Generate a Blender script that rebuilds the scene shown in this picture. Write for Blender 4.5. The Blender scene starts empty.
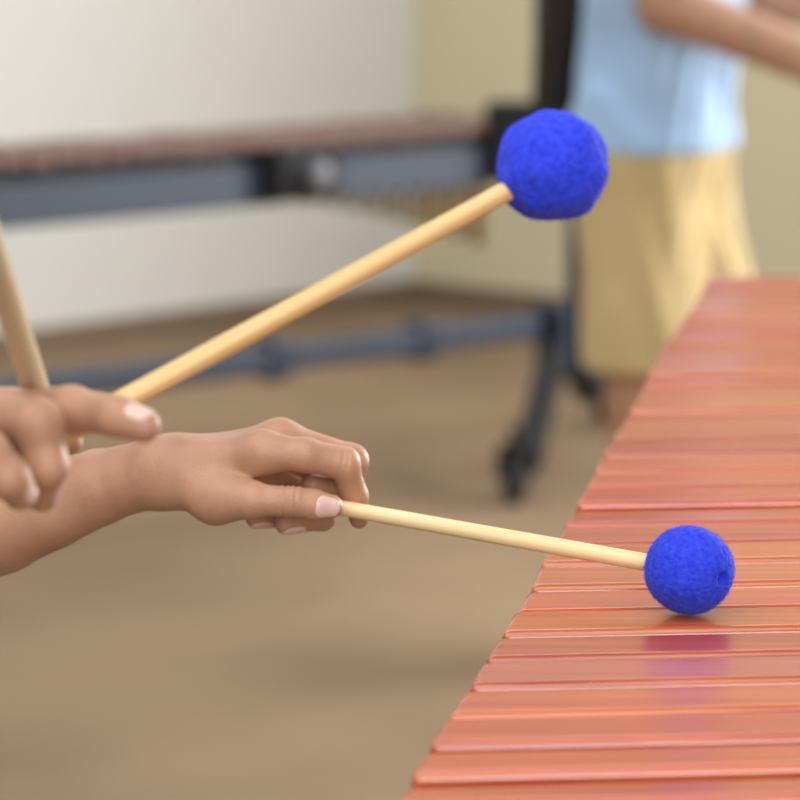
import bpy, bmesh, math, random
import numpy as np
from mathutils import Vector, Matrix, noise

R = math.radians
random.seed(7)
scene = bpy.context.scene
COL = scene.collection

# ------------------------------------------------------------------ camera
F_PX = 3000.0
CAM_H = 1.133
PITCH = math.atan(480.0 / F_PX)
cam_d = bpy.data.cameras.new('camera')
cam_d.sensor_width = 36.0
cam_d.lens = F_PX * 36.0 / 800.0
cam_d.clip_end = 60
cam_d.dof.use_dof = True
cam_d.dof.focus_distance = 1.245
cam_d.dof.aperture_fstop = 10.0
cam = bpy.data.objects.new('camera', cam_d)
COL.objects.link(cam)
cam.location = (0, 0, CAM_H)
cam.rotation_euler = (math.pi / 2 - PITCH, 0, 0)
scene.camera = cam

# ------------------------------------------------------------------ world, lights, exposure
world = bpy.data.worlds.new('world')
scene.world = world
world.use_nodes = True
world.node_tree.nodes['Background'].inputs[0].default_value = (0.93, 0.97, 1.0, 1)
world.node_tree.nodes['Background'].inputs[1].default_value = 0.42

def area(name, loc, target, sx, sy, power, color):
    l = bpy.data.lights.new(name, 'AREA')
    l.shape = 'RECTANGLE'; l.size = sx; l.size_y = sy; l.energy = power; l.color = color
    o = bpy.data.objects.new(name, l); COL.objects.link(o)
    o.location = loc
    o.rotation_euler = (Vector(target) - Vector(loc)).to_track_quat('-Z', 'Y').to_euler()
    return o
area('window_daylight', (3.95, 5.42, 1.75), (0.0, 1.35, 0.95), 2.3, 1.6, 350, (1.0, 1.0, 1.0))
area('daylight_behind', (0.9, -2.6, 2.0), (0.1, 1.3, 0.8), 2.6, 1.3, 78, (1.0, 1.0, 1.0))
area('ceiling_light', (0.4, 5.4, 3.3), (0.2, 6.0, 0.0), 5.0, 3.2, 115, (1.0, 0.99, 0.97))
area('ceiling_light', (-0.8, 0.1, 3.1), (-0.3, 0.9, 0.8), 3.6, 2.8, 78, (1.0, 0.99, 0.97))

scene.view_settings.view_transform = 'Standard'
scene.view_settings.look = 'None'
scene.view_settings.exposure = 0.0
scene.view_settings.gamma = 1.0
scene.view_settings.use_curve_mapping = False
scene.cycles.use_denoising = True

# ------------------------------------------------------------------ helpers
def P(px, py, Y):
    """world point seen at pixel (px, py) at distance Y from the camera along the room"""
    v = Vector(((px - 400) / F_PX, 1.0, -(py - 400) / F_PX))
    c, s = math.cos(-PITCH), math.sin(-PITCH)
    w = Vector((v.x, v.y * c - v.z * s, v.y * s + v.z * c))
    w *= Y / w.y
    return Vector((0, 0, CAM_H)) + w

def Pz(px, py, z):
    a = P(px, py, 1.0)
    k = (z - CAM_H) / (a.z - CAM_H)
    return P(px, py, k)

def pix(p):
    p = Vector(p) - Vector((0, 0, CAM_H))
    c, s = math.cos(PITCH), math.sin(PITCH)
    y, z = p.y * c - p.z * s, p.y * s + p.z * c
    return 400 + F_PX * p.x / y, 400 - F_PX * z / y

def empty(name, loc=(0, 0, 0), label=None, cat=None, group=None):
    o = bpy.data.objects.new(name, None); COL.objects.link(o)
    o.location = loc
    o.empty_display_size = 0.05
    if label: o['label'] = label
    if cat: o['category'] = cat
    if group: o['group'] = group
    return o

def link(name, me, mat, parent=None, smooth=False, label=None):
    """me is in world coordinates; the parent only carries a translation"""
    o = bpy.data.objects.new(name, me); COL.objects.link(o)
    if mat: me.materials.append(mat)
    if smooth:
        me.polygons.foreach_set('use_smooth', [True] * len(me.polygons))
    if parent:
        o.parent = parent
        t = Vector((0, 0, 0)); q = parent
        while q: t += q.location; q = q.parent
        o.location = (0, 0, 0)
        me.transform(Matrix.Translation(-t))
    else:
        # put the origin at the middle of the mesh
        vs = [v.co for v in me.vertices]
        c = sum(vs, Vector()) / max(1, len(vs))
        me.transform(Matrix.Translation(-c)); o.location = c
    if label: o['label'] = label
    return o

def bm_mesh(bm, name='m'):
    bmesh.ops.recalc_face_normals(bm, faces=bm.faces)
    me = bpy.data.meshes.new(name); bm.to_mesh(me); bm.free()
    return me

def add_hull_box(bm, pts, bevel=0.0, seg=2):
    """pts: 8 points, bottom 4 ccw then top 4"""
    vs = [bm.verts.new(p) for p in pts]
    fs = [bm.faces.new([vs[i] for i in f]) for f in
          ((3, 2, 1, 0), (4, 5, 6, 7), (0, 1, 5, 4), (1, 2, 6, 5), (2, 3, 7, 6), (3, 0, 4, 7))]
    if bevel:
        es = list({e for f in fs for e in f.edges})
        bmesh.ops.bevel(bm, geom=es, offset=bevel, segments=seg, profile=0.5, affect='EDGES')

def add_beam(bm, a, b, w, h, bevel=0.004, up=Vector((0, 0, 1))):
    a, b = Vector(a), Vector(b)
    d = (b - a).normalized()
    if abs(d.dot(up)) > 0.98: up = Vector((0.69, 0.72, 0))
    s = d.cross(up).normalized(); u = s.cross(d).normalized()
    s *= w / 2; u *= h / 2
    add_hull_box(bm, [a - s - u, a + s - u, b + s - u, b - s - u, a - s + u, a + s + u, b + s + u, b - s + u], bevel)

def add_tube(bm, pts, radii, n=20, cap=True):
    """swept round tube through the points"""
    pts = [Vector(p) for p in pts]
    rings = []
    ref = None
    for i, p in enumerate(pts):
        d = (pts[min(i + 1, len(pts) - 1)] - pts[max(i - 1, 0)]).normalized()
        if ref is None:
            ref = d.orthogonal().normalized()
        s = (ref - d * ref.dot(d)).normalized(); ref = s
        u = d.cross(s)
        rings.append([bm.verts.new(p + (s * math.cos(2 * math.pi * k / n) + u * math.sin(2 * math.pi * k / n)) * radii[i]) for k in range(n)])
    for r0, r1 in zip(rings, rings[1:]):
        for k in range(n):
            bm.faces.new((r0[k], r0[(k + 1) % n], r1[(k + 1) % n], r1[k]))
    if cap:
        bm.faces.new(rings[0][::-1]); bm.faces.new(rings[-1])

def beam(name, a, b, w, h, mat, parent, bevel=0.004, label=None):
    bm = bmesh.new(); add_beam(bm, a, b, w, h, bevel)
    return link(name, bm_mesh(bm), mat, parent, False, label)

def tube(name, pts, radii, mat, parent, n=20, label=None):
    bm = bmesh.new(); add_tube(bm, pts, radii, n)
    o = link(name, bm_mesh(bm), mat, parent, True, label)
    o.data.set_sharp_from_angle(angle=R(50))
    return o

# ------------------------------------------------------------------ materials
def new_mat(name):
    m = bpy.data.materials.new(name); m.use_nodes = True
    nt = m.node_tree
    return m, nt, nt.nodes['Principled BSDF']

def simple(name, col, rough=0.6, metal=0.0, noise_scale=30, amt=0.12, bump=0.0, sheen=0.0):
    m, nt, b = new_mat(name)
    tc = nt.nodes.new('ShaderNodeTexCoord')
    n = nt.nodes.new('ShaderNodeTexNoise'); n.inputs['Scale'].default_value = noise_scale; n.inputs['Detail'].default_value = 5
    nt.links.new(tc.outputs['Object'], n.inputs['Vector'])
    mix = nt.nodes.new('ShaderNodeMix'); mix.data_type = 'RGBA'
    mix.inputs[6].default_value = (*[c * (1 - amt) for c in col], 1)
    mix.inputs[7].default_value = (*[min(1, c * (1 + amt)) for c in col], 1)
    nt.links.new(n.outputs['Fac'], mix.inputs[0])
    nt.links.new(mix.outputs[2], b.inputs['Base Color'])
    b.inputs['Roughness'].default_value = rough; b.inputs['Metallic'].default_value = metal
    if sheen: b.inputs['Sheen Weight'].default_value = sheen
    if bump:
        bp = nt.nodes.new('ShaderNodeBump'); bp.inputs['Strength'].default_value = bump; bp.inputs['Distance'].default_value = 0.002
        nt.links.new(n.outputs['Fac'], bp.inputs['Height']); nt.links.new(bp.outputs['Normal'], b.inputs['Normal'])
    return m

def rosewood():
    m, nt, b = new_mat('lacquered_rosewood')
    L = nt.links.new
    tc = nt.nodes.new('ShaderNodeTexCoord')
    oi = nt.nodes.new('ShaderNodeObjectInfo')
    mp = nt.nodes.new('ShaderNodeMapping'); mp.inputs['Scale'].default_value = (4, 150, 150)
    mp.inputs['Rotation'].default_value = (0, 0, R(-5))
    L(tc.outputs['Object'], mp.inputs['Vector'])
    add = nt.nodes.new('ShaderNodeVectorMath'); add.operation = 'ADD'
    sc = nt.nodes.new('ShaderNodeMath'); sc.operation = 'MULTIPLY'; sc.inputs[1].default_value = 57.0
    L(oi.outputs['Random'], sc.inputs[0]); L(mp.outputs[0], add.inputs[0]); L(sc.outputs[0], add.inputs[1])
    n = nt.nodes.new('ShaderNodeTexNoise'); n.inputs['Scale'].default_value = 1.0; n.inputs['Detail'].default_value = 6; n.inputs['Roughness'].default_value = 0.6
    L(add.outputs[0], n.inputs['Vector'])
    cr = nt.nodes.new('ShaderNodeValToRGB')
    cr.color_ramp.elements[0].position = 0.32; cr.color_ramp.elements[0].color = (0.42, 0.045, 0.008, 1)
    cr.color_ramp.elements[1].position = 0.72; cr.color_ramp.elements[1].color = (0.60, 0.115, 0.024, 1)
    L(n.outputs['Fac'], cr.inputs[0])
    hs = nt.nodes.new('ShaderNodeHueSaturation')
    # each bar its own shade
    mr = nt.nodes.new('ShaderNodeMapRange'); mr.inputs[3].default_value = 0.84; mr.inputs[4].default_value = 1.08
    mr2 = nt.nodes.new('ShaderNodeMapRange'); mr2.inputs[3].default_value = 0.496; mr2.inputs[4].default_value = 0.512
    fr = nt.nodes.new('ShaderNodeMath'); fr.operation = 'FRACT'
    m7 = nt.nodes.new('ShaderNodeMath'); m7.operation = 'MULTIPLY'; m7.inputs[1].default_value = 7.31
    L(oi.outputs['Random'], m7.inputs[0]); L(m7.outputs[0], fr.inputs[0])
    L(oi.outputs['Random'], mr.inputs[0]); L(fr.outputs[0], mr2.inputs[0])
    L(mr.outputs[0], hs.inputs['Value']); L(mr2.outputs[0], hs.inputs['Hue'])
    L(cr.outputs[0], hs.inputs['Color'])
    L(hs.outputs[0], b.inputs['Base Color'])
    b.inputs['Roughness'].default_value = 0.22
    b.inputs['IOR'].default_value = 1.85
    bp = nt.nodes.new('ShaderNodeBump'); bp.inputs['Strength'].default_value = 0.12; bp.inputs['Distance'].default_value = 0.0006
    L(n.outputs['Fac'], bp.inputs['Height']); L(bp.outputs[0], b.inputs['Normal'])
    return m

def skin_mat(name, base, dark):
    m, nt, b = new_mat(name)
    L = nt.links.new
    tc = nt.nodes.new('ShaderNodeTexCoord')
    n = nt.nodes.new('ShaderNodeTexNoise'); n.inputs['Scale'].default_value = 45; n.inputs['Detail'].default_value = 4
    L(tc.outputs['Object'], n.inputs['Vector'])
    cr = nt.nodes.new('ShaderNodeValToRGB')
    cr.color_ramp.elements[0].position = 0.3; cr.color_ramp.elements[0].color = (*dark, 1)
    cr.color_ramp.elements[1].position = 0.7; cr.color_ramp.elements[1].color = (*base, 1)
    L(n.outputs['Fac'], cr.inputs[0]); L(cr.outputs[0], b.inputs['Base Color'])
    b.inputs['Roughness'].default_value = 0.5
    b.inputs['Subsurface Weight'].default_value = 0.22
    b.inputs['Subsurface Radius'].default_value = (1.0, 0.35, 0.2)
    b.inputs['Subsurface Scale'].default_value = 0.004
    v = nt.nodes.new('ShaderNodeTexVoronoi'); v.inputs['Scale'].default_value = 900
    L(tc.outputs['Object'], v.inputs['Vector'])
    bp = nt.nodes.new('ShaderNodeBump'); bp.inputs['Strength'].default_value = 0.25; bp.inputs['Distance'].default_value = 0.0004
    L(v.outputs['Distance'], bp.inputs['Height']); L(bp.outputs[0], b.inputs['Normal'])
    return m

def yarn_mat():
    m, nt, b = new_mat('blue_yarn')
    L = nt.links.new
    tc = nt.nodes.new('ShaderNodeTexCoord')
    n = nt.nodes.new('ShaderNodeTexNoise'); n.inputs['Scale'].default_value = 420; n.inputs['Detail'].default_value = 3
    L(tc.outputs['Object'], n.inputs['Vector'])
    cr = nt.nodes.new('ShaderNodeValToRGB')
    cr.color_ramp.elements[0].position = 0.3; cr.color_ramp.elements[0].color = (0.022, 0.035, 0.62, 1)
    cr.color_ramp.elements[1].position = 0.7; cr.color_ramp.elements[1].color = (0.042, 0.080, 0.75, 1)
    L(n.outputs['Fac'], cr.inputs[0]); L(cr.outputs[0], b.inputs['Base Color'])
    b.inputs['Roughness'].default_value = 0.9
    b.inputs['Specular IOR Level'].default_value = 0.15
    b.inputs['Sheen Weight'].default_value = 0.25
    b.inputs['Sheen Tint'].default_value = (0.35, 0.4, 1, 1)
    bp = nt.nodes.new('ShaderNodeBump'); bp.inputs['Strength'].default_value = 0.8; bp.inputs['Distance'].default_value = 0.0012
    L(n.outputs['Fac'], bp.inputs['Height']); L(bp.outputs[0], b.inputs['Normal'])
    return m

def birch_mat(name, c0, c1, axis):
    m, nt, b = new_mat(name)
    L = nt.links.new
    tc = nt.nodes.new('ShaderNodeTexCoord')
    q = Vector(axis).normalized().to_track_quat('X', 'Z').inverted().to_euler()
    mp0 = nt.nodes.new('ShaderNodeMapping'); mp0.inputs['Rotation'].default_value = q
    mp = nt.nodes.new('ShaderNodeMapping'); mp.inputs['Scale'].default_value = (8, 500, 500)
    L(tc.outputs['Object'], mp0.inputs[0]); L(mp0.outputs[0], mp.inputs[0])
    n = nt.nodes.new('ShaderNodeTexNoise'); n.inputs['Scale'].default_value = 1; n.inputs['Detail'].default_value = 4
    L(mp.outputs[0], n.inputs['Vector'])
    cr = nt.nodes.new('ShaderNodeValToRGB')
    cr.color_ramp.elements[0].position = 0.3; cr.color_ramp.elements[0].color = (*c0, 1)
    cr.color_ramp.elements[1].position = 0.7; cr.color_ramp.elements[1].color = (*c1, 1)
    L(n.outputs['Fac'], cr.inputs[0]); L(cr.outputs[0], b.inputs['Base Color'])
    b.inputs['Roughness'].default_value = 0.38
    return m

def carpet_mat():
    m, nt, b = new_mat('brown_carpet')
    L = nt.links.new
    tc = nt.nodes.new('ShaderNodeTexCoord')
    big = nt.nodes.new('ShaderNodeTexNoise'); big.inputs['Scale'].default_value = 1.6; big.inputs['Detail'].default_value = 3
    fine = nt.nodes.new('ShaderNodeTexNoise'); fine.inputs['Scale'].default_value = 260; fine.inputs['Detail'].default_value = 3
    L(tc.outputs['Object'], big.inputs['Vector']); L(tc.outputs['Object'], fine.inputs['Vector'])
    cr = nt.nodes.new('ShaderNodeValToRGB')
    cr.color_ramp.elements[0].position = 0.35; cr.color_ramp.elements[0].color = (0.235, 0.153, 0.084, 1)
    cr.color_ramp.elements[1].position = 0.65; cr.color_ramp.elements[1].color = (0.315, 0.210, 0.119, 1)
    L(big.outputs['Fac'], cr.inputs[0])
    mx = nt.nodes.new('ShaderNodeMix'); mx.data_type = 'RGBA'; mx.blend_type = 'MULTIPLY'; mx.inputs[0].default_value = 0.35
    L(cr.outputs[0], mx.inputs[6]); L(fine.outputs['Fac'], mx.inputs[7]); L(mx.outputs[2], b.inputs['Base Color'])
    b.inputs['Roughness'].default_value = 0.95
    bp = nt.nodes.new('ShaderNodeBump'); bp.inputs['Strength'].default_value = 0.5; bp.inputs['Distance'].default_value = 0.003
    L(fine.outputs['Fac'], bp.inputs['Height']); L(bp.outputs[0], b.inputs['Normal'])
    return m

M = {
    'rosewood': rosewood(),
    'carpet': carpet_mat(),
    'cream': simple('cream_wall_paint', (0.68, 0.68, 0.655), 0.85, 0, 6, 0.03),
    'tan': simple('tan_wall_paint', (0.66, 0.59, 0.40), 0.85, 0, 6, 0.03),
    'baseboard': simple('brown_baseboard', (0.20, 0.135, 0.09), 0.6, 0, 12, 0.2),
    'white_frame': simple('white_window_frame', (0.8, 0.8, 0.78), 0.5, 0, 12, 0.03),
    'skin': skin_mat('skin', (0.53, 0.285, 0.175), (0.41, 0.21, 0.125)),
    'nail': simple('nail', (0.72, 0.48, 0.41), 0.3, 0, 60, 0.04),
    'yarn': yarn_mat(),
    'black_metal': simple('black_metal', (0.006, 0.006, 0.007), 0.8, 0.0, 30, 0.2),
    'steel_blue': simple('grey_blue_steel', (0.028, 0.040, 0.064), 0.6, 0.0, 20, 0.12),
    'dark_steel': simple('dark_blue_steel', (0.022, 0.032, 0.055), 0.5, 0.2, 20, 0.12),
    'brass': simple('bronze_tube_metal', (0.21, 0.135, 0.055), 0.4, 0.7, 15, 0.2),
    'rubber': simple('black_rubber', (0.008, 0.008, 0.01), 0.7, 0, 40, 0.2),
    'knob_grey': simple('grey_knob_plastic', (0.09, 0.09, 0.10), 0.5, 0.2, 40, 0.1),
    'bar_brown': simple('matte_rosewood', (0.14, 0.072, 0.052), 0.65, 0, 14, 0.6),
    'shirt_blue': simple('light_blue_cotton', (0.36, 0.54, 0.78), 0.85, 0, 60, 0.05, 0.3, 0.2),
    'khaki': simple('khaki_cotton', (0.58, 0.44, 0.205), 0.85, 0, 60, 0.06, 0.3, 0.1),
    'hair': simple('dark_hair', (0.018, 0.011, 0.007), 0.45, 0, 120, 0.4, 0.5),
    'shoe': simple('white_canvas', (0.7, 0.7, 0.7), 0.7, 0, 60, 0.05),
    'grey_shirt': simple('grey_cotton', (0.35, 0.36, 0.38), 0.85, 0, 60, 0.05, 0.3),
    'navy': simple('navy_cotton', (0.03, 0.04, 0.09), 0.85, 0, 60, 0.05, 0.3),
    'eye_white': simple('eye_white', (0.8, 0.8, 0.78), 0.2, 0, 20, 0.02),
    'eye_dark': simple('eye_iris', (0.03, 0.018, 0.01), 0.15, 0, 20, 0.02),
    'lip': simple('lip', (0.45, 0.17, 0.14), 0.4, 0, 40, 0.05),
}

# ------------------------------------------------------------------ setting
def structure(o):
    o['kind'] = 'structure'; return o

CORN = Vector((0.04, 8.94, 0))
DL = Vector((-0.678, -0.735, 0)).normalized()       # along the left wall, away from the corner
DR = Vector((0.735, -0.678, 0)).normalized()        # along the right-hand part of the back wall
WH = 3.1

bm = bmesh.new()
add_hull_box(bm, [(-5, -3.5, -.06), (7, -3.5, -.06), (7, 10, -.06), (-5, 10, -.06), (-5, -3.5, 0), (7, -3.5, 0), (7, 10, 0), (-5, 10, 0)])
structure(link('floor', bm_mesh(bm), M['carpet']))

def wall_piece(bm, d, s0, s1, z0, z1, out, th=0.1, inset=0.0):
    a, b = CORN + d * s0, CORN + d * s1
    o = out * th; i = -out * inset
    Z = lambda p, z: Vector((p.x, p.y, z))
    add_hull_box(bm, [Z(a + i, z0), Z(b + i, z0), Z(b + o, z0), Z(a + o, z0), Z(a + i, z1), Z(b + i, z1), Z(b + o, z1), Z(a + o, z1)])

bm = bmesh.new()
wall_piece(bm, DL, 0.0, 6.5, 0, WH, -DR)
structure(link('wall_left', bm_mesh(bm), M['cream']))
bm = bmesh.new()
W0, W1, WZ0, WZ1 = 3.9, 6.5, 0.9, 2.6
wall_piece(bm, DR, -0.1, W0, 0, WH, -DL)
wall_piece(bm, DR, W1, 8.5, 0, WH, -DL)
wall_piece(bm, DR, W0, W1, 0, WZ0, -DL)
wall_piece(bm, DR, W0, W1, WZ1, WH, -DL)
structure(link('wall_back', bm_mesh(bm), M['tan']))
bm = bmesh.new()
wall_piece(bm, DL, 0.018, 6.5, 0, 0.07, -DR, 0.0, 0.018)
structure(link('baseboard_left', bm_mesh(bm), M['baseboard']))
bm = bmesh.new()
wall_piece(bm, DR, 0.0, 8.5, 0, 0.07, -DL, 0.0, 0.018)
structure(link('baseboard_back', bm_mesh(bm), M['baseboard']))
bm = bmesh.new()
for s0, s1, z0, z1 in ((W0, W0 + .07, WZ0, WZ1), (W1 - .07, W1, WZ0, WZ1), (W0, W1, WZ0, WZ0 + .07), (W0, W1, WZ1 - .07, WZ1),
                       (W0 + 1.27, W0 + 1.33, WZ0, WZ1)):
    wall_piece(bm, DR, s0, s1, z0, z1, -DL, 0.07, 0.01)
structure(link('window_1', bm_mesh(bm), M['white_frame']))

# ------------------------------------------------------------------ implicit surfaces
def seg_d(p, a, b, ra, rb):
    ba = b - a
    t = np.clip(((p - a) @ ba) / max(1e-12, float(ba @ ba)), 0, 1)
    q = p - a - t[:, None] * ba
    return np.sqrt((q * q).sum(1)) - (ra + (rb - ra) * t)

def smin(a, b, k):
    h = np.maximum(k - np.abs(a - b), 0) / k
    return np.minimum(a, b) - h * h * k * 0.25

def smax(a, b, k):
    return -smin(-a, -b, k)

def A(v): return np.array((v[0], v[1], v[2]), dtype=np.float64)

def chain_d(p, pts, rs, k):
    d = None
    for i in range(len(pts) - 1):
        s = seg_d(p, pts[i], pts[i + 1], rs[i], rs[i + 1])
        d = s if d is None else smin(d, s, k)
    return d

def surface_net(fn, lo, hi, h):
    lo = np.array(lo, float); hi = np.array(hi, float)
    B = 6
    n = (np.ceil((hi - lo) / h / B).astype(int)) * B
    nb = n // B
    g = [lo[i] + (np.arange(nb[i]) * B + B / 2 - .5) * h for i in range(3)]
    X, Y, Z = np.meshgrid(*g, indexing='ij')
    cd = fn(np.stack([X.ravel(), Y.ravel(), Z.ravel()], 1)).reshape(nb)
    act = np.abs(cd) < B * h * 1.15
    D = np.repeat(np.repeat(np.repeat(np.where(cd < 0, -1., 1.).astype(np.float32), B, 0), B, 1), B, 2)
    off = np.stack(np.meshgrid(*[np.arange(B)] * 3, indexing='ij'), -1).reshape(-1, 3)
    bi = np.argwhere(act)
    for c in range(0, len(bi), 2500):
        idx = (bi[c:c + 2500, None, :] * B + off[None]).reshape(-1, 3)
        D[idx[:, 0], idx[:, 1], idx[:, 2]] = fn(lo + idx * h)
    ins = D < 0
    cs = None
    for dx in (0, 1):
        for dy in (0, 1):
            for dz in (0, 1):
                s = ins[dx:n[0] - 1 + dx, dy:n[1] - 1 + dy, dz:n[2] - 1 + dz].astype(np.int8)
                cs = s if cs is None else cs + s
    cells = np.argwhere((cs > 0) & (cs < 8))
    idm = np.full(n - 1, -1, np.int32)
    idm[cells[:, 0], cells[:, 1], cells[:, 2]] = np.arange(len(cells))
    acc = np.zeros((len(cells), 3)); cnt = np.zeros(len(cells))
    corners = [np.array((a, b, c)) for a in (0, 1) for b in (0, 1) for c in (0, 1)]
    for i in range(8):
        for j in range(i + 1, 8):
            if np.abs(corners[i] - corners[j]).sum() != 1: continue
            ia, ib = cells + corners[i], cells + corners[j]
            da = D[ia[:, 0], ia[:, 1], ia[:, 2]]; db = D[ib[:, 0], ib[:, 1], ib[:, 2]]
            m = (da < 0) != (db < 0)
            t = (da[m] / (da[m] - db[m]))[:, None]
            acc[m] += corners[i] + (corners[j] - corners[i]) * t
            cnt[m] += 1
    V = lo + (cells + acc / cnt[:, None]) * h
    quads = []
    for ax in range(3):
        u, v = (ax + 1) % 3, (ax + 2) % 3
        sl = [slice(1, n[k] - 1) for k in range(3)]
        s0 = list(sl); s1 = list(sl)
        s0[ax] = slice(0, n[ax] - 1); s1[ax] = slice(1, n[ax])
        a, b = ins[tuple(s0)], ins[tuple(s1)]
        e = np.argwhere(a != b)
        if not len(e): continue
        sgn = a[e[:, 0], e[:, 1], e[:, 2]]
        base = e + np.array([0 if k == ax else 1 for k in range(3)])
        q = []
        for du, dv in ((-1, -1), (0, -1), (0, 0), (-1, 0)):
            c = base.copy(); c[:, u] += du; c[:, v] += dv
            q.append(idm[c[:, 0], c[:, 1], c[:, 2]])
        q = np.stack(q, 1)
        q[~sgn] = q[~sgn][:, ::-1]
        quads.append(q[(q >= 0).all(1)])
    return V, np.concatenate(quads)

def sdf_object(name, fn, regions, mat, parent, label=None):
    """regions: (lo, hi, voxel), finest first; a coarser region leaves out what a finer one covers"""
    VV, QQ, base = [], [], 0
    for k, (lo, hi, h) in enumerate(regions):
        V, Q = surface_net(fn, lo, hi, h)
        if k:
            c = V[Q].mean(1)
            keep = np.ones(len(Q), bool)
            for (l2, h2, hh) in regions[:k]:
                l2 = np.array(l2) + 1.2 * h; h2 = np.array(h2) - 1.2 * h
                keep &= ~((c > l2) & (c < h2)).all(1)
            Q = Q[keep]
            used = np.unique(Q); mp = np.zeros(len(V), int); mp[used] = np.arange(len(used))
            V, Q = V[used], mp[Q]
        VV.append(V); QQ.append(Q + base); base += len(V)
    V = np.concatenate(VV); Q = np.concatenate(QQ)
    me = bpy.data.meshes.new(name)
    me.vertices.add(len(V)); me.vertices.foreach_set('co', V.astype(np.float32).ravel())
    me.loops.add(len(Q) * 4); me.loops.foreach_set('vertex_index', Q.astype(np.int32).ravel())
    me.polygons.add(len(Q))
    me.polygons.foreach_set('loop_start', np.arange(0, len(Q) * 4, 4, dtype=np.int32))
    me.update(calc_edges=True); me.validate()
    return link(name, me, mat, parent, True, label)

# ------------------------------------------------------------------ foreground marimba
ZB = 0.85                                   # top of the bars
BT = 0.021                                  # bar thickness
BDIR = Vector((math.cos(R(5.1)), math.sin(R(5.1)), 0))
BN = Vector((-BDIR.y, BDIR.x, 0))
front_y = [827, 797, 767, 737, 706, 676.5, 651.5, 627, 602.5, 580.5, 559.5, 538, 519, 500.5, 482.5, 466, 450.5, 435.5, 421.5, 408,
           395, 383, 371.5, 360.5, 350, 340, 330.5, 321.3, 312.5, 304, 296, 288.3, 281, 274]
edge_tab = sorted([(830, 376), (800, 396), (767, 415), (738, 433), (710, 449), (683, 469), (657, 485), (635, 500), (606, 516), (586, 530),
                   (566, 538), (552, 549), (525, 562), (507, 574), (487, 585), (470, 593), (453.5, 602), (438, 612), (425, 620),
                   (408, 630), (395, 637.5), (379, 645), (347, 661), (337, 670), (305, 693), (277, 707), (255, 718)])
ty = [a for a, b in edge_tab]; tx = [b for a, b in edge_tab]

marimba = empty('marimba', (0.25, 1.5, 0.0),
                'glossy red-orange rosewood marimba running away under the blue mallets at right', 'marimba')
fronts = []
for y in front_y:
    pr = Pz(780, y, ZB)
    lo_t, hi_t = -0.6, 0.2
    for _ in range(50):
        t = (lo_t + hi_t) / 2
        x, yy = pix(pr + BDIR * t)
        if x > np.interp(yy, ty, tx): hi_t = t
        else: lo_t = t
    fronts.append(pr + BDIR * ((lo_t + hi_t) / 2))
# each bar gets its own small random height so the edges differ
brnd = random.Random(3)
bar_geo = []
for k in range(len(fronts) - 1):
    a = fronts[k]
    depth = (fronts[k + 1] - a).dot(BN)
    gap = 0.0092 + brnd.uniform(-0.0012, 0.0016)
    w = depth - gap
    L = 0.30 + 0.006 * k
    dz = brnd.uniform(-0.0009, 0.0009)
    tilt = brnd.uniform(-0.0009, 0.0009)
    corners = [a, a + BDIR * L, a + BDIR * L + BN * w, a.lerp(fronts[k + 1], w / depth)]   # left ends follow the slanting edge line
    zz = [ZB + dz - tilt, ZB + dz - tilt, ZB + dz + tilt, ZB + dz + tilt]
    bm = bmesh.new()
    # slightly crowned, arched underside: cross rows along the length
    top = [Vector((c.x, c.y, z)) for c, z in zip(corners, zz)]
    bot = [Vector((c.x, c.y, z - BT)) for c, z in zip(corners, zz)]
    add_hull_box(bm, bot + top, 0.0034, 5)
    o = link('bar', bm_mesh(bm), M['rosewood'], marimba, False)
    for pl in o.data.polygons: pl.use_smooth = pl.area < 0.0003 or max(abs(c) for c in pl.normal) < 0.985
    bar_geo.append((a, L, w))
# rails, cord posts, resonators, stand
def bar_pt(k, s, n=0.5, z=0.0):
    a, L, w = bar_geo[k]
    p = a + BDIR * (L * s) + BN * (w * n)
    return Vector((p.x, p.y, z))
last = len(bar_geo) - 1
for s in (0.24, 0.76):
    beam('rail', bar_pt(0, s, -0.5, ZB - BT - 0.028), bar_pt(last, s, 1.5, ZB - BT - 0.028), 0.025, 0.05, M['black_metal'], marimba)
for k in range(0, last + 1):
    p = bar_pt(k, 0.5)
    ln = 0.14 + 0.011 * k
    r = 0.014 + 0.0002 * k
    tube('resonator', [(p.x, p.y, ZB - BT - 0.012), (p.x, p.y, ZB - BT - 0.012 - ln)], [r, r], M['brass'], marimba, 20)
for k, sg in ((0, -0.6), (last, 1.6)):
    beam('end_board', bar_pt(k, 0.05, sg, ZB - 0.07), bar_pt(k, 1.0, sg, ZB - 0.07), 0.03, 0.10, M['black_metal'], marimba)
    for s in (0.25, 0.95):
        beam('leg', bar_pt(k, s, sg, 0.02), bar_pt(k, s, sg, ZB - 0.12), 0.04, 0.04, M['black_metal'], marimba)

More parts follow.
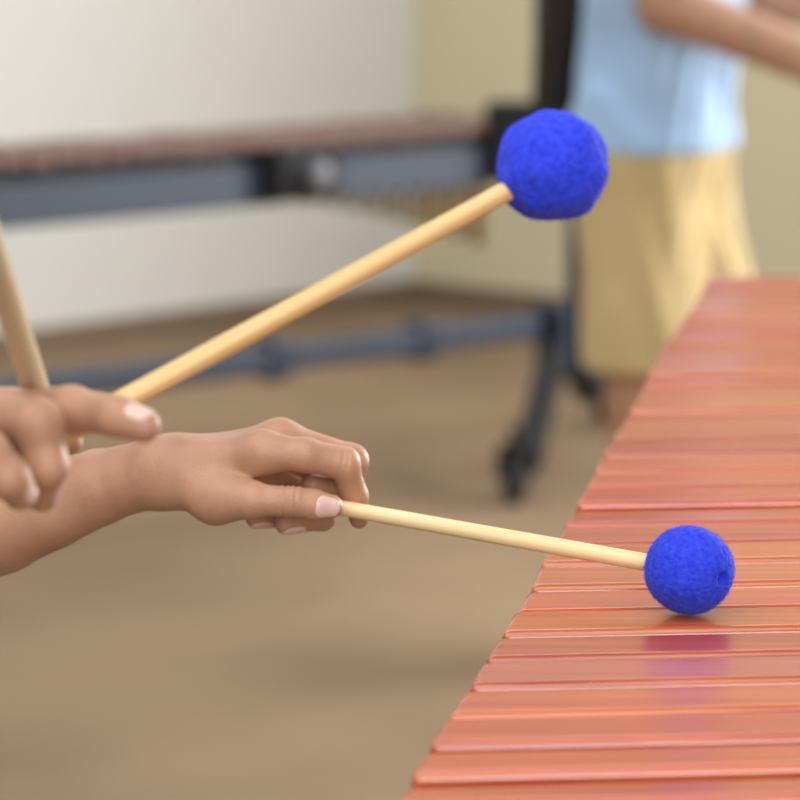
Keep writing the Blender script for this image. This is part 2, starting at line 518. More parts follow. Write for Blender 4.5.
# ------------------------------------------------------------------ mallets
def yarn_head(name, center, axis, r, parent, lumps, seed, hole, stretch=1.0):
    bm = bmesh.new()
    bmesh.ops.create_icosphere(bm, subdivisions=6, radius=1.0)
    axis = Vector(axis).normalized()
    rnd = random.Random(seed)
    off = Vector((rnd.uniform(0, 50), rnd.uniform(0, 50), rnd.uniform(0, 50)))
    for v in bm.verts:
        d = v.co.normalized()
        ca = d.dot(axis)
        rr = r * (1 + (stretch - 1) * ca * ca)
        rr *= 1 + lumps * noise.noise(d * 2.0 + off) + (0.010 if hole else 0.004) * noise.noise(d * 14 + off) + (0.012 if hole else 0.007) * noise.noise(d * 40 + off)
        ang = math.acos(max(-1, min(1, ca)))
        # wound yarn: faint meridian ridges running into the tip
        rr += r * 0.010 * math.sin(20 * math.atan2(d.dot(axis.orthogonal()), d.dot(axis.cross(axis.orthogonal())))) * math.exp(-((ang - 0.45) / 0.25) ** 2)
        if not hole:
            rr -= r * 0.055 * math.exp(-((ang - 0.62) / 0.16) ** 2)
        if hole:
            rr -= r * 0.85 * (1 / (1 + math.exp((ang - 0.13) / 0.014)))
            rr -= r * 0.05 * math.exp(-(ang / 0.32) ** 2)
        v.co = Vector(center) + d * rr
    vs = [v.co.copy() for v in bm.verts]
    head = link(name, bm_mesh(bm), M['yarn'], parent, True)
    # loose fibres standing off the yarn
    fb = bmesh.new()
    for i in range(5200):
        p = vs[rnd.randrange(len(vs))]
        d = (p - Vector(center)).normalized()
        if hole and d.angle(axis) < 0.2: continue
        t = (d + Vector((rnd.gauss(0, .55), rnd.gauss(0, .55), rnd.gauss(0, .55)))).normalized()
        l = r * rnd.uniform(0.03, 0.085)
        s = t.orthogonal().normalized() * r * 0.0028
        q = p + t * l * .55; e = q + (t + Vector((rnd.gauss(0, .5), rnd.gauss(0, .5), rnd.gauss(0, .5)))).normalized() * l * .5
        a = [fb.verts.new(x) for x in (p - s - d * r * .01, p + s - d * r * .01, q + s * .8, q - s * .8)]
        c = fb.verts.new(e)
        fb.faces.new(a); fb.faces.new((a[3], a[2], c))
    f = link('yarn_fuzz', bm_mesh(fb), M['yarn'], head)
    f['kind'] = 'stuff'
    return head

def mallet(center, grip, r, length, r0, r1, label, seed, lumps, hole, mat, stretch=1.0, tilt_axis=None):
    c, g = Vector(center), Vector(grip)
    ax = (c - g).normalized()
    butt = c - ax * length
    root = empty('mallet', butt, label, 'mallet', None)
    N = 12
    pts = [butt + ax * 0.0005, butt + ax * 0.002] + [butt.lerp(c + ax * r * 0.35, i / N) for i in range(1, N + 1)]
    rad = [r0 * .7, r0] + [r0 + (r1 - r0) * i / N for i in range(1, N + 1)]
    tube('handle', pts, rad, mat, root, 28)
    yarn_head('yarn_head', c, tilt_axis or ax, r, root, lumps, seed, hole, stretch)
    return root

R2 = 0.0181
c2 = Pz(689, 570, ZB + R2 + 0.0012)
g2 = P(330, 506, 1.297)
birch_pale = birch_mat('pale_birch', (0.80, 0.57, 0.27), (0.92, 0.73, 0.43), c2 - g2)
mallet(c2, g2, R2, 0.36, 0.0032, 0.0037,
       'blue yarn mallet with its ball resting low on the red bars', 11, 0.03, True, birch_pale, 1.02, (0.72, -0.69, -0.06))
c1 = P(553, 166, 1.085)
g1 = P(80, 425, 1.018)
birch_warm = birch_mat('warm_birch', (0.66, 0.40, 0.15), (0.80, 0.54, 0.25), c1 - g1)
mallet(c1, g1, 0.0202, 0.235, 0.0042, 0.0036,
       'blue yarn mallet raised high above the bars, its handle slanting across the picture', 23, 0.07, False, birch_warm, 1.0)
# second handle in the near hand, head beyond the frame
g3 = P(46, 420, 1.062)
c3 = P(-101, -30, 0.75)
birch_dull = birch_mat('grey_birch', (0.56, 0.46, 0.27), (0.66, 0.56, 0.35), c3 - g3)
mallet(c3, g3, 0.0185, 0.37, 0.0048, 0.0044,
       'pale mallet handle rising from the near hand at the left edge', 31, 0.06, False, birch_dull, 1.0)

# ------------------------------------------------------------------ the player (arms in view)
def J(px, py, Y): return A(P(px, py, Y))
mm = 0.001

LW = J(163, 471, 1.305)                      # left wrist
L = {
    'fore': ([A((-0.335, 1.335, 0.815)), J(0, 526, 1.325), J(50, 507, 1.32), J(100, 487, 1.315), J(126, 480, 1.311), J(150, 474, 1.308), J(172, 470, 1.305)],
             [31*mm, 21.5*mm, 18.9*mm, 16.8*mm, 15.2*mm, 14.0*mm, 13.0*mm]),
    'meta': [([LW, J(261, 452, 1.292)], [10.5*mm, 8.8*mm]),
             ([LW, J(280, 439, 1.310)], [10.5*mm, 8.2*mm]),
             ([LW, J(272, 445, 1.330)], [10.5*mm, 8.5*mm]),
             ([LW, J(258, 462, 1.345)], [10*mm, 8*mm]),
             ([J(178, 481, 1.302), J(216, 499, 1.289), J(250, 500, 1.281)], [10.5*mm, 9.8*mm, 7.4*mm])],
    'thumb': ([J(222, 496, 1.288), J(250, 500, 1.281), J(291, 501.5, 1.280), J(313, 504.5, 1.281), J(331, 506.5, 1.283)],
              [9.5*mm, 7.2*mm, 6.5*mm, 6.2*mm, 5.3*mm]),
    'index': ([J(261, 452, 1.292), J(305, 455, 1.290), J(343, 463, 1.295), J(354, 496, 1.303), J(359, 519, 1.307)],
              [8.6*mm, 7.2*mm, 7.1*mm, 5.8*mm, 4.3*mm]),
    'middle': ([J(280, 439, 1.310), J(351, 461, 1.318), J(349, 492, 1.326), J(312, 485, 1.318)],
               [8*mm, 7.4*mm, 6.2*mm, 5.2*mm]),
    'ring': ([J(272, 445, 1.330), J(337, 478, 1.338), J(322, 517, 1.322), J(285, 524, 1.308)],
             [8*mm, 6.8*mm, 5.8*mm, 4.6*mm]),
    'pinky': ([J(258, 462, 1.345), J(306, 492, 1.350), J(292, 517, 1.330), J(255, 518.5, 1.318)],
              [7*mm, 5.8*mm, 5*mm, 4.2*mm]),
}
RW = J(-150, 458, 1.025)
Rh = {
    'fore': ([A((-0.40, 1.02, 0.83)), J(-300, 500, 1.010), RW], [32*mm, 24*mm, 15*mm]),
    'meta': [([RW, J(-35, 412, 1.035)], [13*mm, 8.6*mm]),
             ([RW, J(-38, 414, 1.015)], [13*mm, 8.6*mm]),
             ([RW, J(-45, 428, 0.995)], [12*mm, 8*mm]),
             ([RW, J(-60, 448, 0.980)], [12*mm, 7.5*mm]),
             ([RW, J(-70, 470, 1.055)], [12*mm, 8.5*mm])],
    'index': ([J(-35, 412, 1.035), J(72, 409, 1.002), J(116, 416, 0.986), J(144, 426, 0.980)],
              [9*mm, 7.6*mm, 6.5*mm, 5.6*mm]),
    'middle': ([J(-38, 414, 1.015), J(38, 424, 0.982), J(47, 466, 0.980), J(42, 496, 0.993)],
              [9*mm, 8.2*mm, 6.8*mm, 5.6*mm]),
    'ring': ([J(-45, 428, 0.995), J(-14, 454, 0.960), J(8, 477, 0.960), J(20, 494, 0.968)],
              [8.5*mm, 7.6*mm, 6.6*mm, 5.6*mm]),
    'pinky': ([J(-60, 448, 0.980), J(-45, 490, 0.955), J(-25, 515, 0.960), J(-14, 523, 0.970)],
              [7*mm, 6*mm, 5.2*mm, 4.4*mm]),
    'thumb': ([J(-70, 470, 1.055), J(-10, 470, 1.055), J(40, 454, 1.042), J(68, 442, 1.036)],
              [8.5*mm, 7*mm, 6.2*mm, 5.2*mm]),
}

def grooves(p, d, a, b, ts, depth, width, r):
    """shallow skin creases across a finger segment"""
    ba = b - a; L2 = float(ba @ ba); ln = math.sqrt(L2)
    t = ((p - a) @ ba) / L2
    q = p - a - np.clip(t, 0, 1)[:, None] * ba
    near = (np.sqrt((q * q).sum(1)) < r * 1.5)
    s = np.zeros(len(p))
    for t0 in ts: s = np.maximum(s, np.exp(-(((t - t0) * ln) / width) ** 2))
    return d + near * s * depth

def hand_d(p, H, crease):
    palm = None
    for pts, rs in H['meta']:
        s = chain_d(p, pts, rs, 8*mm)
        palm = s if palm is None else smin(palm, s, 9*mm)
    fore = chain_d(p, H['fore'][0], H['fore'][1], 2*mm)
    palm = smin(palm, fore, 10*mm)
    out = palm
    for f in ('thumb', 'index', 'middle', 'ring', 'pinky'):
        pts, rs = H[f]
        d = chain_d(p, pts, rs, 3.2*mm)
        if crease and f == 'thumb':
            d = grooves(p, d, pts[1], pts[3], (0.55, 0.63, 0.71), 0.8*mm, 0.75*mm, 7*mm)
        if crease and f == 'index':
            d = grooves(p, d, pts[1], pts[2], (0.86, 0.97), 0.5*mm, 0.8*mm, 7*mm)
        out = np.minimum(out, smin(palm, d, 6.5*mm)) if f != 'thumb' else np.minimum(out, smin(palm, d, 3.5*mm))
    return out

# standing body, facing the marimba (+x); the torso is left of the frame
def body_d(p, B):
    """B: joints and radii of a standing figure, trunk as flattened capsules"""
    d = None
    for (a, b, ra, rb, k) in B:
        s = seg_d(p, a, b, ra, rb)
        d = s if d is None else smin(d, s, k)
    return d

def figure(hip, fwd, lean, sh_z, hip_z, hd_z, knees, ankles, sh_half=0.135):
    """trunk, head and legs; fwd is a unit vector; knees and ankles are world points (left, right)"""
    f = Vector(fwd).normalized(); l = Vector((-f.y, f.x, 0))
    H = Vector(hip)
    at = lambda fw, sd, z: A(H + f * fw + l * sd + Vector((0, 0, z - H.z)))
    B = []
    B.append((at(0, .06, hip_z), at(0, -.06, hip_z), .088, .088, .05))
    B.append((at(lean * .45, .05, (hip_z + sh_z) / 2), at(lean * .45, -.05, (hip_z + sh_z) / 2), .078, .078, .08))
    B.append((at(0, 0, hip_z), at(lean * .8, 0, sh_z - .09), .08, .085, .06))
    B.append((at(lean * .85, .07, sh_z - .08), at(lean * .85, -.07, sh_z - .08), .085, .085, .06))
    B.append((at(lean, sh_half, sh_z), at(lean, -sh_half, sh_z), .046, .046, .05))
    B.append((at(lean, 0, sh_z), at(lean * 1.2, 0, hd_z - .07), .05, .042, .03))
    hx = lean * 1.25
    B.append((at(hx + .005, 0, hd_z + .025), at(hx - .015, 0, hd_z + .035), .083, .085, .03))
    B.append((at(hx + .035, 0, hd_z - .055), at(hx + .03, 0, hd_z - .02), .045, .055, .03))
    # nose, lips, chin, ears
    B.append((at(hx + .094, 0, hd_z - .012), at(hx + .080, 0, hd_z + .022), .011, .007, .012))
    B.append((at(hx + .078, .012, hd_z - .045), at(hx + .078, -.012, hd_z - .045), .0075, .0075, .008))
    B.append((at(hx + .068, .008, hd_z - .078), at(hx + .068, -.008, hd_z - .078), .014, .014, .02))
    for s in (1, -1):
        B.append((at(hx - .008, s * .082, hd_z - .02), at(hx - .012, s * .086, hd_z + .02), .009, .012, .008))
    for s, kn, an in ((1, knees[0], ankles[0]), (-1, knees[1], ankles[1])):
        B.append((at(0, s * .068, hip_z - .02), A(kn), .078, .05, .04))
        B.append((A(kn), A(Vector(kn).lerp(Vector(an), .35)), .048, .052, .03))
        B.append((A(Vector(kn).lerp(Vector(an), .35)), A(an), .052, .032, .03))
        B.append((A(an), A(Vector(an) + f * .13 - Vector((0, 0, .045))), .034, .026, .03))
    return B, at, hx

player_hip = (-0.50, 1.20, 0.74)
PB, pat, phx = figure(player_hip, (1, 0, 0), 0.05, 1.08, 0.76, 1.27,
                      ((-0.48, 1.30, 0.40), (-0.48, 1.10, 0.40)), ((-0.50, 1.30, 0.085), (-0.50, 1.10, 0.085)))
L_sh, R_sh = A((-0.45, 1.345, 1.075)), A((-0.45, 1.055, 1.075))
PB.append((L_sh, L['fore'][0][0], .042, .036, .04))
PB.append((R_sh, Rh['fore'][0][0], .042, .036, .04))
def player_fn(p):
    d = body_d(p, PB)
    near = p[:, 0] > -0.46
    if near.any():
        q = p[near]; dd = d[near]
        dd = smin(dd, hand_d(q, L, True), 12*mm)
        dd = np.minimum(dd, hand_d(q, Rh, False))
        d[near] = dd
    return d

player = empty('person', (player_hip[0], player_hip[1], 0.0),
               'person at the left edge, brown forearms and hands playing the near marimba', 'person')
sdf_object('body', player_fn,
           [((-0.185, 1.235, 0.79), (0.004, 1.40, 0.935), 0.0007),
            ((-0.23, 0.90, 0.86), (-0.06, 1.10, 1.0), 0.0009),
            ((-0.75, 0.9, 0.0), (0.0, 1.5, 1.42), 0.005)], M['skin'], player)

def nail(parent, a, b, r, up, width_deg, t0, t1, label=None, rt=None):
    """thin curved fingernail lying on the back of a fingertip; a->b is the last phalanx, up points out of the nail bed"""
    a, b = Vector(a), Vector(b)
    ax = (b - a).normalized(); ln = (b - a).length
    u = Vector(up); u = (u - ax * u.dot(ax)).normalized(); s = ax.cross(u)
    bm = bmesh.new()
    NU, NV = 14, 16
    base, dirs, ws = [], [], []
    for j in range(NV + 1):
        v = -1 + 2 * j / NV
        for i in range(NU + 1):
            w = -1 + 2 * i / NU
            ww = w * (1 - 0.30 * abs(v) ** 4)
            vv = v * (1 - 0.20 * abs(w) ** 3)
            th = math.radians(width_deg) * ww
            t = t0 + (t1 - t0) * (vv + 1) / 2
            base.append(A(a + ax * (ln * min(t, 1.0)))); ws.append(max(abs(w), abs(v)))
            lean = max(0.0, t - 1.0) * ln / r
            dirs.append(A((u * math.cos(th) + s * math.sin(th) + ax * lean).normalized()))
    base, dirs = np.array(base), np.array(dirs)
    lo, hi = np.full(len(base), r * .5), np.full(len(base), r * 1.8)
    for _ in range(18):                     # find the skin along each ray
        m = (lo + hi) / 2
        ins_ = player_fn(base + dirs * m[:, None]) < 0
        lo = np.where(ins_, m, lo); hi = np.where(ins_, hi, m)
    top, bot = [], []
    for j in range(NV + 1):
        rowt, rowb = [], []
        for i in range(NU + 1):
            q = j * (NU + 1) + i
            rowt.append(bm.verts.new(base[q] + dirs[q] * (lo[q] + 0.00040 * (1 - ws[q] ** 5 * .85))))
            rowb.append(bm.verts.new(base[q] + dirs[q] * (lo[q] - 0.0006)))
        top.append(rowt); bot.append(rowb)
    for j in range(NV):
        for i in range(NU):
            bm.faces.new((top[j][i], top[j][i + 1], top[j + 1][i + 1], top[j + 1][i]))
            bm.faces.new((bot[j][i], bot[j + 1][i], bot[j + 1][i + 1], bot[j][i + 1]))
    for j in range(NV):
        bm.faces.new((top[j][0], top[j + 1][0], bot[j + 1][0], bot[j][0]))
        bm.faces.new((top[j][NU], bot[j][NU], bot[j + 1][NU], top[j + 1][NU]))
    for i in range(NU):
        bm.faces.new((top[0][i], bot[0][i], bot[0][i + 1], top[0][i + 1]))
        bm.faces.new((top[NV][i], top[NV][i + 1], bot[NV][i + 1], bot[NV][i]))
    return link('fingernail', bm_mesh(bm), M['nail'], parent, True, label)

tp, tr = L['thumb']
nail(player, tp[3], tp[4], 6.75*mm, (0.05, -1, 0.05), 52, -0.05, 1.5, 'pale thumbnail', 5.7*mm)
for f, up, in (('ring', (-0.2, -0.65, -0.8)), ('pinky', (-0.2, -0.6, -0.8))):
    pts, rs = L[f]
    nail(player, pts[2], pts[3], rs[3] + .45*mm, up, 50, 0.55, 1.18, None, rs[3])
pts, rs = Rh['index']
nail(player, pts[2], pts[3], 6.1*mm, (0.1, -0.35, 1), 52, 0.45, 1.3, None, 5.5*mm)
pts, rs = Rh['ring']
nail(player, pts[2], pts[3], 6.2*mm, (0.8, -0.45, 0.3), 50, 0.3, 1.2, None, 5.5*mm)
pts, rs = Rh['middle']
nail(player, pts[2], pts[3], 6.3*mm, (1.0, -0.25, 0.1), 48, 0.1, 1.1, None, 5.6*mm)

def shirt(name, B, at, lean, hip_z, sh_z, hem_z, sleeves, mat, parent, lo, hi, flare=0.0, vox=0.005):
    def fn(p):
        d = None
        for (a, b, ra, rb, k) in [(at(0.0, .055, hem_z - .02), at(0.0, -.055, hem_z - .02), .095 + flare, .095 + flare, .05),
                                  (at(lean * .3, .055, hem_z + .10), at(lean * .3, -.055, hem_z + .10), .094 + flare * .6, .094 + flare * .6, .07),
                                  (at(lean * .6, .06, (hem_z + sh_z) / 2 + .06), at(lean * .6, -.06, (hem_z + sh_z) / 2 + .06), .092, .092, .07),
                                  (at(lean * .9, .08, sh_z - .07), at(lean * .9, -.08, sh_z - .07), .090, .090, .06),
                                  (at(lean, .13, sh_z + .002), at(lean, -.13, sh_z + .002), .054, .054, .05)]:
            s = seg_d(p, a, b, ra, rb)
            d = s if d is None else smin(d, s, k)
        for a, b, ra, rb in sleeves:
            s = seg_d(p, a, b, ra, rb)
            ba = b - a
            end = ((p - b) @ ba) / np.linalg.norm(ba)
            d = smin(d, smax(s, end, .006), .02)
        d = smin(d, smin(body_d(p, B[:5]), body_d(p, B[:3] + B[13:15] + B[17:19]), .01) - .017, .012)
        # soft folds
        d = d + 0.0035 * np.sin(p[:, 2] * 38 + 7 * np.sin(p[:, 0] * 21 + p[:, 1] * 17)) * np.clip((sh_z - p[:, 2]) * 4, 0, 1)
        d = smax(d, hem_z - p[:, 2], .006)
        nk = at(lean * 1.1, 0, sh_z + .10)
        d = smax(d, -(np.sqrt(((p - nk) ** 2).sum(1)) - .075), .006)
        return d
    return sdf_object(name, fn, [(lo, hi, vox)], mat, parent)

def shorts(name, B, at, hip_z, top_z, knees, hem_z, mat, parent, lo, hi, rr, vox=0.005):
    def fn(p):
        d = seg_d(p, at(0, .055, hip_z + .02), at(0, -.055, hip_z + .02), .10, .10)
        d = smin(d, seg_d(p, at(0, .05, top_z), at(0, -.05, top_z), .088, .088), .05)
        for s, kn in ((1, knees[0]), (-1, knees[1])):
            d = smin(d, seg_d(p, at(0, s * .068, hip_z - .02), A(kn), .094, rr), .03)
        d = smin(d, body_d(p, B[:3] + B[13:21]) - .006, .012)
        d = d + 0.003 * np.sin(p[:, 2] * 30 + 9 * np.sin(p[:, 0] * 14 + p[:, 1] * 23))
        d = smax(d, hem_z - p[:, 2], .005)
        return smax(d, p[:, 2] - top_z - .02, .005)
    return sdf_object(name, fn, [(lo, hi, vox)], mat, parent)

def face(at, hx, hd_z, parent):
    for s in (1, -1):
        for nm, fw, r, m, sx in (('eye', .0735, .0130, 'eye_white', 1), ('iris', .0815, .0060, 'eye_dark', 1)):
            bm = bmesh.new(); bmesh.ops.create_uvsphere(bm, u_segments=16, v_segments=10, radius=r)
            bmesh.ops.translate(bm, verts=bm.verts, vec=Vector(at(hx + fw, s * .030, hd_z + .022)))
            link(nm, bm_mesh(bm), M[m], parent, True)
    bm = bmesh.new()
    pts = [at(hx + .084 - .006 * abs(t), .022 * t, hd_z - .045 + .002 * abs(t)) for t in (-1, -.5, 0, .5, 1)]
    add_tube(bm, pts, [.002, .0045, .005, .0045, .002], 10)
    link('mouth', bm_mesh(bm), M['lip'], parent, True)

def shoe(at_ankle, f, parent):
    a = A(at_ankle); f = A(Vector(f).normalized())
    def fn(p):
        d = seg_d(p, a + f * -.02 + A((0, 0, -.035)), a + f * .12 + A((0, 0, -.045)), .045, .040)
        d = smin(d, seg_d(p, a, a + A((0, 0, -.03)), .045, .045), .02)
        return smax(d, 0.002 - p[:, 2], .004)
    c = a + f * .05
    sdf_object('shoe', fn, [((c[0] - .16, c[1] - .16, -.01), (c[0] + .16, c[1] + .16, .15), .005)], M['shoe'], parent)

sleeve_end = lambda a, b, t: a + (b - a) * t
shirt('shirt', PB, pat, 0.05, .76, 1.08, .70,
      [(L_sh, sleeve_end(L_sh, L['fore'][0][0], .55), .06, .056), (R_sh, sleeve_end(R_sh, Rh['fore'][0][0], .55), .06, .056)],
      M['grey_shirt'], player, (-0.75, .9, .6), (-.25, 1.5, 1.25), 0.018)
shorts('trousers', PB, pat, .76, .80, ((-0.48, 1.30, 0.02), (-0.48, 1.10, 0.02)), .06, M['navy'], player, (-.75, .9, 0), (-.25, 1.5, .95), .055)
for y in (1.30, 1.10): shoe((-0.50, y, 0.085), (1, 0, 0), player)
face(pat, phx, 1.27, player)
def hair_short(p):
    c = pat(phx - .012, 0, 1.27 + .035)
    d = np.sqrt((((p - c) / np.array((1, .98, 1))) ** 2).sum(1)) - .096
    cut = (p[:, 0] - (c[0] + .045)) * .7 + ((c[2] + .012) - p[:, 2]) * .7
    return smax(d, cut, .012)
sdf_object('hair', hair_short, [((-.65, 1.05, 1.15), (-.28, 1.35, 1.45), .004)], M['hair'], player)

# ------------------------------------------------------------------ girl behind
ga = R(-22)
gf = Vector((math.cos(ga), math.sin(ga), 0)); gl = Vector((-gf.y, gf.x, 0))
gh = Vector((0.385, 4.60, 0.79))
gk = (gh + gf * .10 + gl * .055 + Vector((0, 0, .41 - gh.z)), gh + gf * .01 + gl * -.07 + Vector((0, 0, .41 - gh.z)))
gan = (gh + gf * .06 + gl * .06 + Vector((0, 0, .085 - gh.z)), gh + gf * .02 + gl * -.07 + Vector((0, 0, .085 - gh.z)))
GB, gat, ghx = figure(gh, gf, 0.03, 1.14, 0.80, 1.34, gk, gan)
girl = empty('person', (gh.x, gh.y, 0),
             'person in a light blue shirt and khaki shorts standing beyond the red bars', 'person')
g_rs, g_ls = gat(.03, -.155, 1.13), gat(.03, .155, 1.13)
g_re, g_le = A(P(665, 4, 4.42)), A(P(700, -8, 4.70))
g_rw, g_lw = A(P(822, 66, 4.30)), A(P(850, 8, 4.60))
for a, b, c in ((g_rs, g_re, g_rw), (g_ls, g_le, g_lw)):
    GB.append((a, b, .040, .036, .03)); GB.append((b, c, .042, .032, .02))
def girl_hand(w, dirv):
    """loose fist: palm, four fingers of different lengths and a thumb"""
    d = Vector(dirv).normalized(); side = d.cross(Vector((0, 0, 1))).normalized(); up = side.cross(d)
    w = Vector(w); out = []
    pc = w + d * .055
    for i, (o, ln) in enumerate(((.024, .032), (.008, .036), (-.008, .034), (-.024, .027))):
        m = w + d * .07 + side * o
        out.append((A(w), A(m), .022, .012, .014))
        p1 = m + d * ln * .9 - up * .012
        p2 = p1 - up * ln * .75
        p3 = p2 - d * ln * .6
        out += [(A(m), A(p1), .0095, .0088, .004), (A(p1), A(p2), .0088, .0078, .004), (A(p2), A(p3), .0078, .0066, .004)]
    t0 = w + d * .03 + side * .024 - up * .008
    t1 = w + d * .065 + side * .036 - up * .03
    t2 = w + d * .095 + side * .026 - up * .04
    out += [(A(w), A(t0), .02, .014, .012), (A(t0), A(t1), .011, .0095, .006), (A(t1), A(t2), .0095, .007, .004)]
    return out
GH = girl_hand(g_rw, g_rw - g_re) + girl_hand(g_lw, g_lw - g_le)
def girl_fn(p):
    return body_d(p, GB + GH)
sdf_object('body', girl_fn, [((.50, 4.2, .80), (.84, 4.75, 1.05), .0025), ((.05, 4.1, -.01), (.95, 5.0, 1.52), .006)], M['skin'], girl)
shirt('shirt', GB, gat, 0.03, .80, 1.14, .788,
      [(g_rs, sleeve_end(g_rs, g_re, .6), .062, .062), (g_ls, sleeve_end(g_ls, g_le, .6), .062, .062)],
      M['shirt_blue'], girl, (.1, 4.3, .7), (.7, 4.95, 1.32), 0.016)
shorts('shorts', GB, gat, .78, .80, gk, .458, M['khaki'], girl, (.1, 4.3, .35), (.78, 4.95, .95), .086)
for a in gan: shoe(a, gf, girl)
face(gat, ghx, 1.34, girl)
def hair_long(p):
    c = gat(ghx - .014, 0, 1.34 + .035)
    d = np.sqrt(((p - c) ** 2).sum(1)) - .098
    fw = (p - c) @ A(gf)
    d = smax(d, (fw - .045) * .7 + (c[2] + .01 - p[:, 2]) * .7, .012)
    for s, z in ((.03, .88), (0.0, .85), (-.03, .87)):
        top = gat(ghx - .075, s * 1.6, 1.34)
        mid = gat(-.125, s * 1.5, 1.08)
        end = gat(-.155, s, z)
        d = smin(d, chain_d(p, [top, mid, end], [.050, .046, .026], .02), .02)
    return d + 0.002 * np.sin((p[:, 0] * 1.3 + p[:, 1]) * 260)
sdf_object('hair', hair_long, [((.1, 4.4, .8), (.6, 4.85, 1.5), .004)], M['hair'], girl)

# ------------------------------------------------------------------ background marimba
PL = P(0, 165, 4.85); PR = P(545, 113, 5.82)
bd = (PR - PL); bd.z = 0; BL = bd.length; bd.normalize()
bn = Vector((-bd.y, bd.x, 0))
ZT = 0.755
back = empty('marimba', (PL.x + .3, PL.y + .4, 0), 'blurred dark marimba with bronze tubes and steel rails standing by the cream wall', 'marimba')
def bp(s, n, z):                              # s metres from the right-hand end towards the left, n metres back
    p = PR - bd * s + bn * n
    return Vector((p.x, p.y, z))
LEN = BL + 0.65
nb = 34
for k in range(nb):
    s = 0.02 + (LEN - .04) * (k + .5) / nb
    wdt = (LEN - .04) / nb - .009
    Lb = .28 - .08 * k / nb
    z = ZT - .011 + random.uniform(-.002, .002)
    beam('bar', bp(s, 0, z), bp(s, Lb, z), wdt, .02, M['bar_brown'], back, .003)
beam('rail', bp(-.02, .02, .672), bp(LEN, .02, .672), .025, .074, M['steel_blue'], back)
beam('rail', bp(-.02, .035, .722), bp(LEN, .035, .722), .03, .024, M['rubber'], back)
beam('rail', bp(-.02, .26, .70), bp(LEN, .20, .70), .025, .06, M['dark_steel'], back)
arch_x = [0, 100, 180, 260, 330, 380, 430, 510, 560]
arch_y = [205, 197, 193, 197, 205, 215, 228, 255, 262]
for k in range(nb):
    s = 0.02 + (LEN - .04) * (k + .5) / nb
    p = bp(s, .13, .68)
    x, y = pix(p)
    zb = .672 if x < 0 else P(0, float(np.interp(x, arch_x, arch_y)), p.y).z
    zb = min(zb, .665)
    tube('resonator', [(p.x, p.y, ZT - .03), (p.x, p.y, zb)], [.015, .015], M['brass'], back, 16)
# dark joint box with round knob
kb = pix(bp(0, 0, .7))
s_of = lambda x: min((abs(pix(bp(i * .005, 0, .7))[0] - x), i * .005) for i in range(0, 400))[1]
sk = s_of(297)
beam('joint_box', bp(sk + .075, .0, .69), bp(sk - .075, .0, .69), .07, .095, M['black_metal'], back)
kp = bp(sk, -.035, .685)
o = tube('knob', [kp + bn * .01, kp - bn * .012, kp - bn * .03, kp - bn * .034], [.03, .03, .028, .02], M['knob_grey'], back, 24)
# end board and clamps on the right
beam('end_board', bp(-.035, -.04, .70), bp(-.035, .36, .70), .04, .10, M['black_metal'], back)
ec = P(522, 140, 5.72)
bm = bmesh.new(); add_beam(bm, ec + Vector((-.07, 0, 0)), ec + Vector((.09, 0, 0)), .06, .15, .012)
link('corner_clamp', bm_mesh(bm), M['black_metal'], back)
# lower rail with clamps
la, lb_ = P(-420, 446, 4.75), P(563, 322, 6.35)
beam('stretcher', la, lb_, .05, .052, M['steel_blue'], back, .01)
for x in (272, 422):
    t = min((abs(pix(la.lerp(lb_, i / 400))[0] - x), i / 400) for i in range(401))[1]
    c = la.lerp(lb_, t); dd = (lb_ - la).normalized()
    bm = bmesh.new(); add_beam(bm, c - dd * .03, c + dd * .03, .062, .082, .01)
    link('clamp', bm_mesh(bm), M['dark_steel'], back)
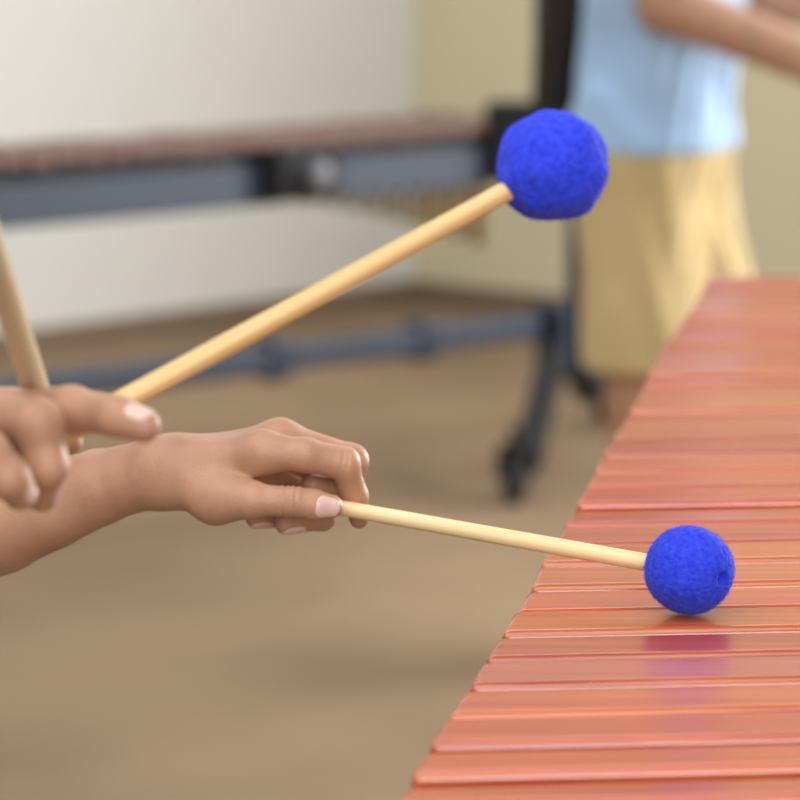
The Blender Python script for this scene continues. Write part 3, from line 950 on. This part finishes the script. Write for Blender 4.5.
# right-hand stand: post, lower bracket, two splayed legs with casters
pt_ = P(581, 150, 6.3)
beam('post', P(581, 372, 6.3), Vector((pt_.x, pt_.y, .69)), .045, .045, M['dark_steel'], back)
bm = bmesh.new(); add_beam(bm, P(556, 302, 6.3), P(558, 372, 6.3), .085, .06, .01)
link('bracket', bm_mesh(bm), M['dark_steel'], back)
def leg(a, b, parent, mat):
    return beam('leg', a, b, .055, .055, mat, parent, .008)
l1 = leg(P(556, 345, 6.3), P(527, 462, 5.80), back, M['black_metal'])
l2 = leg(P(556, 345, 6.3), P(592, 388, 6.7), back, M['black_metal'])
def caster(p, parent, r=.046):
    ax = Vector((.95, -.3, 0)).normalized()
    p = Vector(p)
    bm = bmesh.new()
    add_tube(bm, [p - ax * .016, p - ax * .014, p + ax * .014, p + ax * .016], [r * .85, r, r, r * .85], 24)
    w = link('wheel', bm_mesh(bm), M['rubber'], parent, True)
    w.data.set_sharp_from_angle(angle=R(40))
    bm = bmesh.new()
    for s in (-1, 1): add_beam(bm, p + ax * s * .024, p + ax * s * .024 + Vector((0, 0, r + .02)), .006, .04, .002)
    add_beam(bm, p - ax * .028 + Vector((0, 0, r + .02)), p + ax * .028 + Vector((0, 0, r + .02)), .034, .012, .003)
    add_tube(bm, [p + Vector((0, 0, r + .02)), p + Vector((0, 0, r + .06))], [.012, .012], 12)
    link('caster_fork', bm_mesh(bm), M['black_metal'], parent)
f1 = P(515, 500, 5.80)
caster((f1.x, f1.y, .046), l1)
f2 = P(592, 400, 6.75)
bm = bmesh.new(); add_beam(bm, P(574, 386, 6.7), P(622, 392, 6.7), .07, .065, .01)
link('foot', bm_mesh(bm), M['steel_blue'], back)
caster((f2.x + .03, f2.y, .046), l2)
beam('foot_post', Vector((f2.x + .03, f2.y, .09)), Vector((f2.x + .03, f2.y, .16)), .03, .03, M['black_metal'], back)
# left-hand stand, beyond the frame
q = la
beam('post', Vector((q.x, q.y, .1)), Vector((q.x, q.y, .69)), .045, .045, M['dark_steel'], back)
for s in (-1, 1):
    e = q + bn * .28 * s
    lg = leg(Vector((q.x, q.y, .16)), Vector((e.x, e.y, .10)), back, M['black_metal'])
    caster((e.x, e.y, .046), lg)
